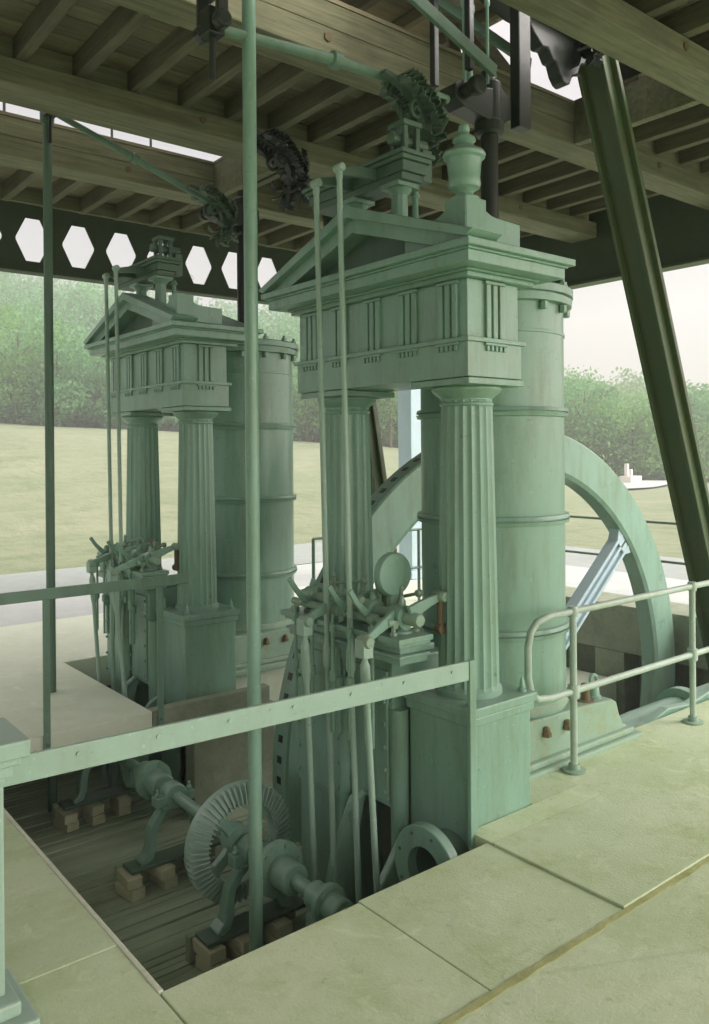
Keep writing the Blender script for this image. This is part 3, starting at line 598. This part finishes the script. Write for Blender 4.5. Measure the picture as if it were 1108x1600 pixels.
# ------------------------------------------------------------------ A frame legs of the beams
for y, lab in ((3.57, 'long olive green iron strut leaning across the right side'), (6.63, 'thin leaning strut seen between the near portico columns')):
    t = empty('leaning_strut', (7.2, y, 0)); p0, p1 = (Vector((5.08, y, 4.95)), Vector((7.12, y, -.3))) if y < 5 else (Vector((5.0, y, 4.9)), Vector((5.87, y, -.1))); d = (p1-p0).normalized(); n_ = Vector((d.z, 0, -d.x))
    MB().bar(p0, p1, .20, .08, n_).build('web', OLIVE, t, .006)
    for s_ in (-.19, .05, ):
        q = n_*0+Vector((0, s_, 0))
    m = MB()
    for q, th in ((-.10, .03), (.10, .03)): m.bar(p0+Vector((0, q, 0)), p1+Vector((0, q, 0)), .03, .185, n_)
    m.build('flange', OLIVE, t, .006)
    MB().bar(p0+Vector((0, -.135, 0))-n_*.02, p1+Vector((0, -.135, 0))-n_*.02, .045, .04, n_).build('rib', OLIVE, t, .006)
    tag(t, lab, 'strut', 'leaning beam struts')
# ------------------------------------------------------------------ timber floors overhead
def deck(name_label, y0, y1, x0, x1, bearers, joist_x, jz=(4.565, 4.725), trimmers=()):
    t = empty('timber_deck', ((x0+x1)/2, (y0+y1)/2, 4.4))
    for (b0, b1, z0, z1, q0, q1) in bearers:
        b = B(q0, q1, b0, b1, z0, z1).build('bearer', BEAM, t, .008)
        for k in range(int((q1-q0)/1.9)):
            xx = q0+.9+1.9*k; MB().lathe([(.03,-.012),(.03,0)], (xx, b0, (z0+z1)/2+.02), 'y', 6).build('bolt_head', RUST, b)
    for x in joist_x: B(x-.04, x+.04, y0+.02, y1-.02, *jz).build('joist', JOIST, t, .005)
    m = MB(); yy = y0
    while yy < y1-.03:
        w = min(random.choice((.13, .15, .17)), y1-yy); xx = x0
        while xx < x1-.01:
            ln = min(random.uniform(1.6, 3.2), x1-xx); m.box(xx, xx+ln-.003, yy, yy+w-random.choice((.003, .004, .006)), 4.727+random.uniform(0, .003), 4.757); xx += ln
        yy += w
    m.build('planking', BOARD, t)
    for (q0, q1, b0, b1, z0, z1) in trimmers: B(q0, q1, b0, b1, z0, z1).build('trimmer', BEAM, t, .006)
    return tag(t, name_label, 'timber deck', 'overhead timber floors')
JX = [1.73+.409*k for k in range(-8, 16)]
deck('overhead plank floor between the two slots, its joists running away above the near portico', 4.10, 6.12, -1.6, 8.28,
     [(4.10, 4.37, 4.39, 4.562, -1.6, 8.27), (5.72, 6.08, 4.39, 4.562, -1.6, 8.27)], JX,
     trimmers=[(-1.5, 8.2, 4.102, 4.14, 4.564, 4.724), (-1.5, 8.2, 5.78, 5.83, 4.566, 4.722), (-1.5, 8.2, 6.07, 6.115, 4.564, 4.724)])
deck('overhead plank floor above the dark lattice girder at the far left', 7.14, 9.05, -1.6, 8.28,
     [(7.14, 7.42, 4.39, 4.562, -1.6, 8.27)], JX, trimmers=[(-1.5, 8.2, 7.142, 7.18, 4.564, 4.724), (-1.5, 8.2, 8.95, 9.0, 4.564, 4.724)])
deck('overhead plank floor on a lit timber bearer at the top right corner', -4.0, 3.04, -1.6, 8.28,
     [(2.78, 3.036, 4.39, 4.562, -1.6, 8.27), (-1.5, -1.2, 4.39, 4.562, -1.6, 8.27), (-3.9, -3.6, 4.39, 4.562, -1.6, 8.27)], JX, trimmers=[(-1.5, 8.2, 3.0, 3.034, 4.564, 4.724)])  # unseen length over and behind the camera is added to shade the engines
deck('short overhead plank floor closing the slot beyond the leaning strut', 3.045, 4.095, 5.62, 8.28, [], [6.02+.409*k for k in range(6)], trimmers=[(5.62, 5.70, 3.045, 4.095, 4.40, 4.724)])
deck('short overhead plank floor closing the far slot beyond the piston rod', 6.125, 7.135, 3.98, 8.28, [], [4.4+.409*k for k in range(10)], trimmers=[(3.98, 4.06, 6.125, 7.135, 4.40, 4.724)])
# upper roof above the slots
t = empty('upper_roof', (1.5, 5, 6.6)); m = MB(); yy = 2.4
while yy < 7.6: m.box(-5, 6.9, yy, yy+.145, 6.6, 6.63); yy += .15
m.build('boarding', BOARD, t)
for x in np.arange(-4.8, 6.9, .6): B(float(x)-.04, float(x)+.04, 2.4, 7.6, 6.46, 6.6).build('rafter', JOIST, t, .005)
for p, q in (((4.4, 4.25, 4.8), (5.6, 5.6, 6.5)), ((5.9, 4.6, 4.8), (4.6, 5.3, 6.5)), ((1.0, 4.25, 4.8), (2.4, 5.4, 6.5))): MB().bar(p, q, .08, .1).build('brace', JOIST, t, .005)
for x, y in ((-4.9, 4.2), (-4.9, 7.3), (6.8, 4.3), (6.8, 7.3)): B(x-.06, x+.06, y-.06, y+.06, 4.76, 6.46).build('post', JOIST, t, .006)
tag(t, 'high board roof glimpsed through the slot above the bright rods', 'roof')
for y, lab in ((3.57, 'dark iron rocking beam over the near slot, glimpsed above the pendant bracket'), (6.63, 'iron rocking beam over the far slot, hidden behind the timber floor')):
    t = empty('rocking_beam', (5.1, y, 5.2)); out = [(3.62, 4.98), (4.3, 4.84), (5.1, 4.80), (6.2, 4.84), (8.0, 4.98), (8.0, 5.35), (6.4, 5.7), (5.1, 5.8), (4.2, 5.6), (3.62, 5.35)]
    MB().prism(out, 'y', y-.03, y+.03).build('web', DARK, t, .008)
    m = MB()
    for q in ((out[:5]), (out[5:])): m.sweep([(p[0], y, p[1]) for p in q], .24, .05)
    m.build('flange', DARK, t); MB().lathe([(.16, y-.3), (.2, y-.28), (.2, y+.28), (.16, y+.3)], (5.1, 0, 5.25), 'y', 28).build('trunnion', DARK, t, smooth=30)
    tag(t, lab, 'rocking beam', 'rocking beams above the floor')
t = empty('slot_railing', (3, 7.22, 4.76))
for x in (1.2, 2.04, 2.98, 3.36): MB().lathe([(.012, 4.757), (.012, 5.7)], (x, 7.22, 0), n=8).build('post', PAINTD, t, smooth=40)
MB().tube([(-.3, 7.22, 5.7), (4.2, 7.22, 5.7)], .015, 8).build('handrail', PAINTD, t, smooth=40)
tag(t, 'thin posts of an upper railing crossing the narrow white sky gap', 'railing')
# ------------------------------------------------------------------ girders and corner post
def lattice():
    t = empty('lattice_girder', (4, 9.1, 3.87))
    ycs = (9.09, 9.11); zb, zt, zm = 3.982, 4.444, 4.213; p = .5; m = MB(); X = 2.855-5*p
    m.box(-1, 8.25, ycs[0], ycs[1], zt+.02, 4.726); m.box(-1, 8.25, ycs[0], ycs[1], 3.88, zb-.02)
    k = X
    while k < 8.3:                            # plate pieces left standing between the hexagon holes
        c1_, c2_ = k, k+p
        for (x0, x1, q0, q1) in ((c1_+.06, c2_-.06, zt+.02, zt), ):
            pass
        xm = k+p/2
        m.prism([(k+.075, zt), (k+.08, zt+.02), (k+p-.08, zt+.02), (k+p-.075, zt), (xm+.07, zm+.015), (xm+.07, zm-.015), (k+p-.075, zb), (k+p-.08, zb-.02), (k+.08, zb-.02), (k+.075, zb), (xm-.07, zm-.015), (xm-.07, zm+.015)], 'y', ycs[0], ycs[1])
        m.prism([(k-.085, zt+.001), (k+.085, zt+.001), (k+.085, zt+.02), (k-.085, zt+.02)], 'y', ycs[0]+.001, ycs[1]-.001)
        m.prism([(k-.085, zb-.02), (k+.085, zb-.02), (k+.085, zb-.001), (k-.085, zb-.001)], 'y', ycs[0]+.001, ycs[1]-.001)
        k += p
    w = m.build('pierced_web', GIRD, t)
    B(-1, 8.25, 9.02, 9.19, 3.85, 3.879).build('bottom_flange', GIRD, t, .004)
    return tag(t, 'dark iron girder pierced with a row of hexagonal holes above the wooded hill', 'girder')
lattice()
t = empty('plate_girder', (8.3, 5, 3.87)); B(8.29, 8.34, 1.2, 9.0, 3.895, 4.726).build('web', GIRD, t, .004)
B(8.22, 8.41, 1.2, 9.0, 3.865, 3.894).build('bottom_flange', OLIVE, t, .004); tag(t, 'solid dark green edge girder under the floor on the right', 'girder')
t = empty('corner_post', (8.4, 9.1, 0)); B(8.26, 8.55, 8.95, 9.24, .12, 3.84).build('shaft', BLUE, t, .01); B(8.2, 8.61, 8.89, 9.3, 0, .12).build('base', BLUE, t, .01)
tag(t, 'square pale blue post far behind, between the near portico column and flywheel', 'post')
# ------------------------------------------------------------------ line shaft, stands, bricks
SX, SZ = 2.48, -.39
t = empty('line_shaft', (SX, 4.4, SZ))
MB().lathe([(.038, 2.95), (.038, 7.4)], (SX, 0, SZ), 'y', 24).build('shaft', PAINT, t, smooth=30)
g = MB(); gy = 4.22; R0, R1 = .225, .335
g.loop([(R0, gy+.02), (R0, gy-.055), (R0+.015, gy-.06), (R1, gy-.012), (R1, gy+.03)], (SX, 0, SZ), 'y', 96)
for k in range(58):
    an = 2*math.pi*k/58; w = .0086; d = Vector((math.cos(an), 0, math.sin(an))); n_ = Vector((-d.z, 0, d.x)); c_ = Vector((SX, 0, SZ)); Y = Vector((0, 1, 0))
    vs = []
    for rr_, y0, hh, ww in ((R0+.006, gy-.055, .036, w*.66), (R1+.004, gy-.008, .05, w*.95)):
        vs += [c_+d*rr_+n_*ww*1.0+Y*(y0+.01), c_+d*rr_-n_*ww*1.0+Y*(y0+.01), c_+d*rr_-n_*ww*.55+Y*(y0-hh), c_+d*rr_+n_*ww*.55+Y*(y0-hh)]
    g.add(vs, [(0,1,2,3),(7,6,5,4),(0,4,5,1),(1,5,6,2),(2,6,7,3),(3,7,4,0)])
gg = g.build('bevel_gear', PALE, t, .0015)
for k in range(4):
    an = math.radians(38+90*k); d = Vector((math.cos(an), 0, math.sin(an)))
    q = [Vector((SX, gy-.01, SZ))+d*q_ for q_ in (.05, .12, .19, .235)]
    MB().sweep(q, .045, [.085, .06, .065, .11]).build('gear_arm', PAINT, gg, .006)
MB().lathe([(.085,gy-.07),(.09,gy-.06),(.09,gy+.05),(.085,gy+.06)], (SX, 0, SZ), 'y', 30).build('gear_hub', PAINT, gg, smooth=30)
def coupling(y, rr_, ln, fl):
    m = MB().lathe([(rr_*.9,y),(rr_,y+.01),(rr_,y+ln*.42),(fl,y+ln*.44),(fl,y+ln*.56),(rr_,y+ln*.58),(rr_,y+ln-.01),(rr_*.9,y+ln)], (SX, 0, SZ), 'y', 30)
    o = m.build('coupling', PAINT, t, smooth=30)
    for k in range(6):
        an = k*math.pi/3+.2; MB().lathe([(.016,y+ln*.40),(.016,y+ln*.60)], (SX+(fl-.025)*math.cos(an), 0, SZ+(fl-.025)*math.sin(an)), 'y', 6).build('bolt', PAINT, o)
coupling(3.62, .085, .34, .15); coupling(3.2, .07, .26, .10); coupling(5.2, .085, .34, .13)
MB().lathe([(.045,3.0),(.06,3.01),(.06,3.06),(.045,3.07)], (SX, 0, SZ), 'y', 24).build('collar', PAINT, t, smooth=30)
tag(t, 'green line shaft with toothed gear wheel and flanged couplings lying in the pit', 'line shaft')
def stand(y):
    t = empty('bearing_stand', (SX, y, -.8))
    m = MB(); m.box(SX-.1, SX+.1, y-.05, y+.05, SZ-.075, SZ-.05); m.lathe([(.075,y-.055),(.08,y-.045),(.08,y+.045),(.075,y+.055)], (SX, 0, SZ), 'y', 24); m.box(SX-.14, SX+.14, y-.04, y+.04, SZ-.05, SZ+.01)
    for s_ in (-1, 1): m.lathe([(.018,SZ+.01),(.018,SZ+.03),(.01,SZ+.032),(.01,SZ+.06)], (SX+s_*.115, y, 0), n=8)
    m.build('bearing', PAINT, t, .006, 40)
    for s_ in (-1, 1):
        q = [(SX+s_*x, y, zz) for x, zz in ((.04, SZ-.06), (.10, SZ-.10), (.15, SZ-.17), (.165, SZ-.24), (.17, -.69), (.19, -.74), (.25, -.775))]
        MB().sweep(q, [.06, .065, .07, .075, .085, .10, .11], [.05, .055, .06, .06, .06, .06, .04]).build('leg', PAINT, t, .01)
    B(SX-.33, SX+.33, y-.075, y+.075, -.80, -.776).build('base_plate', PAINTD, t, .005)
    return t
BS = ['cast iron shaft stand with two bowed legs just in front of the toothed gear', 'cast iron shaft stand with bowed legs midway along the shaft in the pit', 'dim cast iron shaft stand deep under the left platform']
for y, lab in zip((4.06, 5.06, 6.28), BS):
    tag(stand(y), lab, 'shaft stand', 'stands carrying the line shaft')
    k = 0
    for x in (SX-.30, SX-.10, SX+.14):
        for dz in (0, 1):
            o = B(-.05, .05, -.10, .10, 0, .068).build('brick', BRICKM, None, .006)
            o.location = (x+random.uniform(-.02, .02), y-.03+random.uniform(-.02, .02), -.946+dz*.072); o.rotation_euler.z = random.uniform(-.1, .1)+(0 if k % 3 else .25)
            wh = {4.06: 'the shaft stand nearest the toothed gear', 5.06: 'the middle shaft stand', 6.28: 'the shaft stand under the platform'}[y]
            tag(o, 'pale brick packed under '+wh, 'brick', 'bricks under '+wh); k += 1
    B_ = B(SX-.36, SX+.36, y+.085, y+.135, -.948, -.80).build('packing_timber', PITW, None, .006); tag(B_, 'dark packing timber behind the bricks of '+wh, 'timber', )
# flanged pipe mouth beside the pedestal
t = empty('flanged_pipe', (2.95, 2.97, -.2)); fcn = (0, 2.965, -.19)
fl_ = MB().loop([(.12,2.80),(.218,2.80),(.223,2.805),(.223,2.855),(.218,2.86),(.12,2.86)], fcn, 'x', 56).build('flange', PAINT, t, smooth=30)
MB().loop([(.12,2.861),(.15,2.861),(.15,2.995),(.12,2.995)], fcn, 'x', 48).build('barrel', PAINTD, t, smooth=30)
MB().lathe([(.1195,2.985),(.1195,2.992)], fcn, 'x', 32).build('bore', DARK, t)
for k in range(8):
    an = k*math.pi/4+.3; MB().lathe([(.009,2.795),(.009,2.80)], (0, 2.965+.185*math.cos(an), -.19+.185*math.sin(an)), 'x', 8).build('bolt_hole', PAINTD, fl_)
tag(t, 'open flanged pipe mouth at the foot of the near pedestal', 'pipe')
# casting to the right of the near cylinder
t = empty('exhaust_casting', (5.2, 3.4, 0))
MB().lathe([(.26,4.60),(.26,4.68),(.18,4.72),(.15,4.85),(.145,5.0),(.17,5.15),(.18,5.45),(.18,6.0),(.185,6.0),(.24,6.02),(.24,6.1),(.18,6.12),(.18,8.4)], (0, 3.44, -.23), 'x', 40).build('pipe', PAINT, t, smooth=40)
m = MB(); m.prism([(4.87, .0), (5.0, -.05), (5.2, -.03), (5.45, .03), (5.75, .0), (6.1, .05), (8.4, .05), (8.4, -.4), (4.87, -.4)], 'y', 3.20, 3.27); m.build('side_plate', PAINT, t, .01)
tag(t, 'low green pipe casting running along the floor edge right of the cylinder', 'pipe casting')
# ------------------------------------------------------------------ railings and guard bars
t = empty('guard_rail', (1.9, 2.87, 0))
MB().bar((.72, 2.93, .817), (2.95, 2.80, .817), .02, .095).build('rail', PALE, t, .004)
B(2.95, 2.995, 2.785, 2.808, -.05, .866).build('post', PAINT, t, .003)
m = MB()
for k in np.linspace(.15, .95, 7): m.lathe([(.008,-.004),(.008,.0)], (.72+2.23*k, 2.918-.13*k, .83), 'y', 8)
m.build('rivet_row', PALE, t); tag(t, 'flat pale green guard bar crossing above the front of the pit', 'guard rail')
t = empty('guard_rail', (1.6, 5.6, 0)); ry = 5.59
B(-1.5, 2.88, ry-.012, ry+.012, .92, .995).build('rail', PAINTM, t, .004)
for x in (-.2, 1.83, 2.655):
    p = B(x-.022, x+.022, ry+.013, ry+.035, -.17, .92).build('post', PAINTM, t, .003)
    for zz in (-.06, -.13): MB().lathe([(.012,ry+.004),(.012,ry+.014)], (x, 0, zz), 'y', 6).build('bolt', PAINTD, p)
tag(t, 'dark green flat guard rail along the edge of the left platform', 'guard rail')
t = empty('handrail', (4.6, 2.966, 0)); ry = 2.966; zh, zl, xr = .947, .477, .0205
q = [(9.0, ry, zh), (3.80, ry, zh), (3.69, ry, zh-.02), (3.635, ry, zh-.07), (3.61, ry, zh-.15), (3.61, ry, zl+.15), (3.635, ry, zl+.06), (3.69, ry, zl+.015), (3.80, ry, zl), (9.0, ry, zl)]
MB().tube(q, xr, 14).build('rail', RAILP, t, smooth=60)
for x in (4.02, 5.364, 6.72, 8.06):
    p = MB().lathe([(.021,.006),(.021,zh)], (x, ry, 0), n=16).build('post', RAILP, t, smooth=40)
    MB().lathe([(.034,zl-.04),(.036,zl),(.034,zl+.04)], (x, ry, 0), n=14).build('socket', RAILP, p, smooth=50); MB().lathe([(.03,zh-.03),(.035,zh),(.028,zh+.03)], (x, ry, 0), n=14).build('socket', RAILP, p, smooth=50)
    MB().lathe([(.07,.008),(.07,.018),(.035,.022),(.032,.05)], (x, ry, 0), n=20).build('foot_flange', PAINTR, p, smooth=30)
tag(t, 'tubular handrail with a rounded end on the right hand paving', 'handrail')
def perim(pts, hs, spacing, lab, zb):
    t = empty('perimeter_railing', (*pts[0], zb)); p0, p1 = Vector((*pts[0], 0)), Vector((*pts[1], 0)); n = max(1, int((p1-p0).length/spacing))
    for h in hs: MB().tube([p0+Vector((0,0,h)), p1+Vector((0,0,h))], .016, 8).build('rail', PAINTD, t, smooth=60)
    for k in range(n+1):
        p = p0.lerp(p1, k/n); MB().tube([p+Vector((0,0,zb)), p+Vector((0,0,hs[0]))], .02, 8).build('post', PAINTD, t, smooth=60)
    tag(t, lab, 'railing')
perim(((8.95, 2.2), (8.95, 7.6)), (1.02, .56), 5.4, 'thin two bar railing on the concrete wall beyond the flywheel on the right', 0)
perim(((5.5, 7.62), (8.8, 7.62)), (.9, .42), 1.65, 'thin two bar railing behind the far cylinder and flywheel', -.004)
# newel post at the left edge
t = empty('newel_post', (.66, 2.93, 0))
B(.62, .79, 2.86, 3.0, .10, .86).build('shaft', PALE, t, .006)
m = MB()
for o_, z0, z1 in ((.015, .80, .83), (.035, .83, .87), (.055, .87, .90), (.08, .90, .96)): m.box(.62-o_, .775+o_, 2.86-o_, 3.0+o_, z0, z1)
m.build('cap', PALE, t, .008); m = MB(); m.box(.52, .87, 2.75, 3.10, 0, .05); m.box(.57, .825, 2.80, 3.05, .05, .10); m.build('base', PALE, t, .01)
tag(t, 'pale green newel post with moulded cap at the left edge of the photo', 'post')
# ------------------------------------------------------------------ vegetation and far things
def leaves(c, rad, n, size, out):
    k = 16; cl = rng.normal(size=(k, 3)); cl /= np.linalg.norm(cl, axis=1)[:, None]; cl *= rng.uniform(.45, .95, (k, 1)); cl[:, 2] = cl[:, 2]*.9+.05
    w = rng.integers(0, k, n); p = rng.normal(size=(n, 3)); p /= np.linalg.norm(p, axis=1)[:, None]
    p = cl[w]+p*(rng.uniform(.3, 1, (n, 1))**.5)*rng.uniform(.28, .5, k)[w][:, None]
    p = p*np.array(rad)+np.array(c)
    u = rng.normal(size=(n, 3)); u /= np.linalg.norm(u, axis=1)[:, None]; v = np.cross(u, rng.normal(size=(n, 3))); v /= np.linalg.norm(v, axis=1)[:, None]
    s = (size*rng.uniform(.6, 1.3, (n, 1)))
    out.append(np.stack([p-u*s, p+v*s*.55, p+u*s, p-v*s*.55], 1).reshape(-1, 3))
def leafmesh(name, chunks, mat, parent=None, org=(0,0,0)):
    V = np.concatenate(chunks)-np.array(org); n = len(V)//4; me = bpy.data.meshes.new(name)
    me.vertices.add(len(V)); me.vertices.foreach_set('co', V.astype(np.float32).ravel())
    me.loops.add(4*n); me.loops.foreach_set('vertex_index', np.arange(4*n, dtype=np.int32))
    me.polygons.add(n); me.polygons.foreach_set('loop_start', np.arange(0, 4*n, 4, dtype=np.int32)); me.polygons.foreach_set('loop_total', np.full(n, 4, np.int32))
    me.update(calc_edges=True); me.validate(); me.materials.append(mat)
    o = bpy.data.objects.new(name, me); COL.objects.link(o)
    if parent: o.parent = parent
    return o
def wpos(u, d): return (f.x*d+r.x*u*d, f.y*d+r.y*u*d)
def tree(px, d, h, wd, mat, lab, seed_n=4200):
    u = (px-554)/1281; x, y = wpos(u, d); z0 = terrain(x, y)-.1; t = empty('tree', (x, y, z0)); ch = []
    leaves((0, 0, h*.52), (wd*1.25, wd*1.25, h*.48), seed_n, .15, ch); leafmesh('crown', ch, mat, t)
    ORG[t.name] = Vector((0, 0, 0)); m = MB().tube([(0,0,0), (.1,0,h*.25), (0,.1,h*.5), (.1,.1,h*.8)], [.12*h/8, .10*h/8, .07*h/8, .03], 9)
    for k in range(6):
        an = k*1.1; m.tube([(0,0,h*(.25+.06*k)), (wd*.35*math.cos(an), wd*.35*math.sin(an), h*(.4+.06*k)), (wd*.65*math.cos(an), wd*.65*math.sin(an), h*(.5+.06*k))], [.05, .04, .02], 6)
    m.build('trunk', BARK, t, smooth=60); tag(t, lab, 'tree', 'trees along the meadow edge')
def wood_mass(lab, uu, dd, hh, n, name, mat):
    ch = []; m = []
    for i in range(n):
        u = random.uniform(*uu); q = random.random(); d = dd[0]+(dd[1]-dd[0])*q; x, y = wpos(u, d); h = random.uniform(*hh)*(.75+.35*min(1, q*3)); w = h*random.uniform(.38, .55)
        leaves((x, y, terrain(x, y)+h*.44), (w, w, h*.56), int(1800 if d > 100 else 2600), .19 if d < 90 else .27, ch)
    for i in range(int(n*1.8)):
        u = random.uniform(*uu); d = random.uniform(58, 65); x, y = wpos(u, d); h = random.uniform(1.6, 5.5); w = h*random.uniform(.7, 1.1)
        leaves((x, y, terrain(x, y)+h*.42), (w, w, h*.58), 1300, .14, ch)
    o = leafmesh(name, ch, mat); o['kind'] = 'stuff'; tag(o, lab, 'wood')
wood_mass('hazy green wooded hillside rising behind the pale meadow on the left', (-.52, .03), (62, 150), (7, 13), 150, 'wood', LEAF)
wood_mass('low green wood along the skyline behind the flywheel on the right', (.0, .55), (64, 150), (5.5, 9.5), 130, 'wood', LEAF2)
tree(225, 58, 8, 2.6, LEAF, 'slim tree at the meadow edge seen left of the far columns')
tree(90, 57, 7, 3.0, LEAF, 'broad bush behind the meadow just right of the dark upright pipe')
tree(30, 58, 8.5, 3.2, LEAF2, 'round tree at the left edge of the photo behind the meadow')
tree(480, 56, 6, 2.8, LEAF2, 'low round tree seen right of the far cylinder')
tree(610, 55, 8, 2.8, LEAF2, 'yellow green tree framed between the columns of the near portico')
tree(990, 56, 6.5, 2.6, LEAF2, 'yellow green tree standing behind the white block by the far path')
tree(915, 57, 7.5, 3.0, LEAF, 'dark round tree just right of the near cylinder')
tree(1060, 58, 8, 2.8, LEAF, 'leafy tree seen just right of the leaning strut')
x, y = wpos((985-554)/1281, 50); t = empty('stone_hut', (x, y, terrain(x, y)-.1)); z0 = terrain(x, y)-.1
B(x-.6, x+.6, y-.4, y+.4, z0, z0+.6).build('wall', WHITE, t, .03); B(x-.5, x-.32, y-.12, y+.12, z0+.6, z0+1.35).build('chimney', WHITE, t, .03); B(x-.1, x+.08, y-.12, y+.1, z0+.6, z0+1.0).build('pier', WHITE, t, .03)
tag(t, 'small white stone block with two stubs beside the distant path', 'hut')
# ------------------------------------------------------------------ air
HAZE = True
if HAZE:
    m = bpy.data.materials.new('air'); m.use_nodes = True; nt = m.node_tree; nt.nodes.remove(nt.nodes['Principled BSDF'])
    v = nt.nodes.new('ShaderNodeVolumePrincipled'); v.inputs['Color'].default_value = (.94, 1, .94, 1); v.inputs['Density'].default_value = .0055; v.inputs['Anisotropy'].default_value = .2
    nt.links.new(v.outputs[0], nt.nodes['Material Output'].inputs['Volume'])
    o = B(-91, 231, -91, 231, -5.2, 45).build('haze', m); o['kind'] = 'stuff'
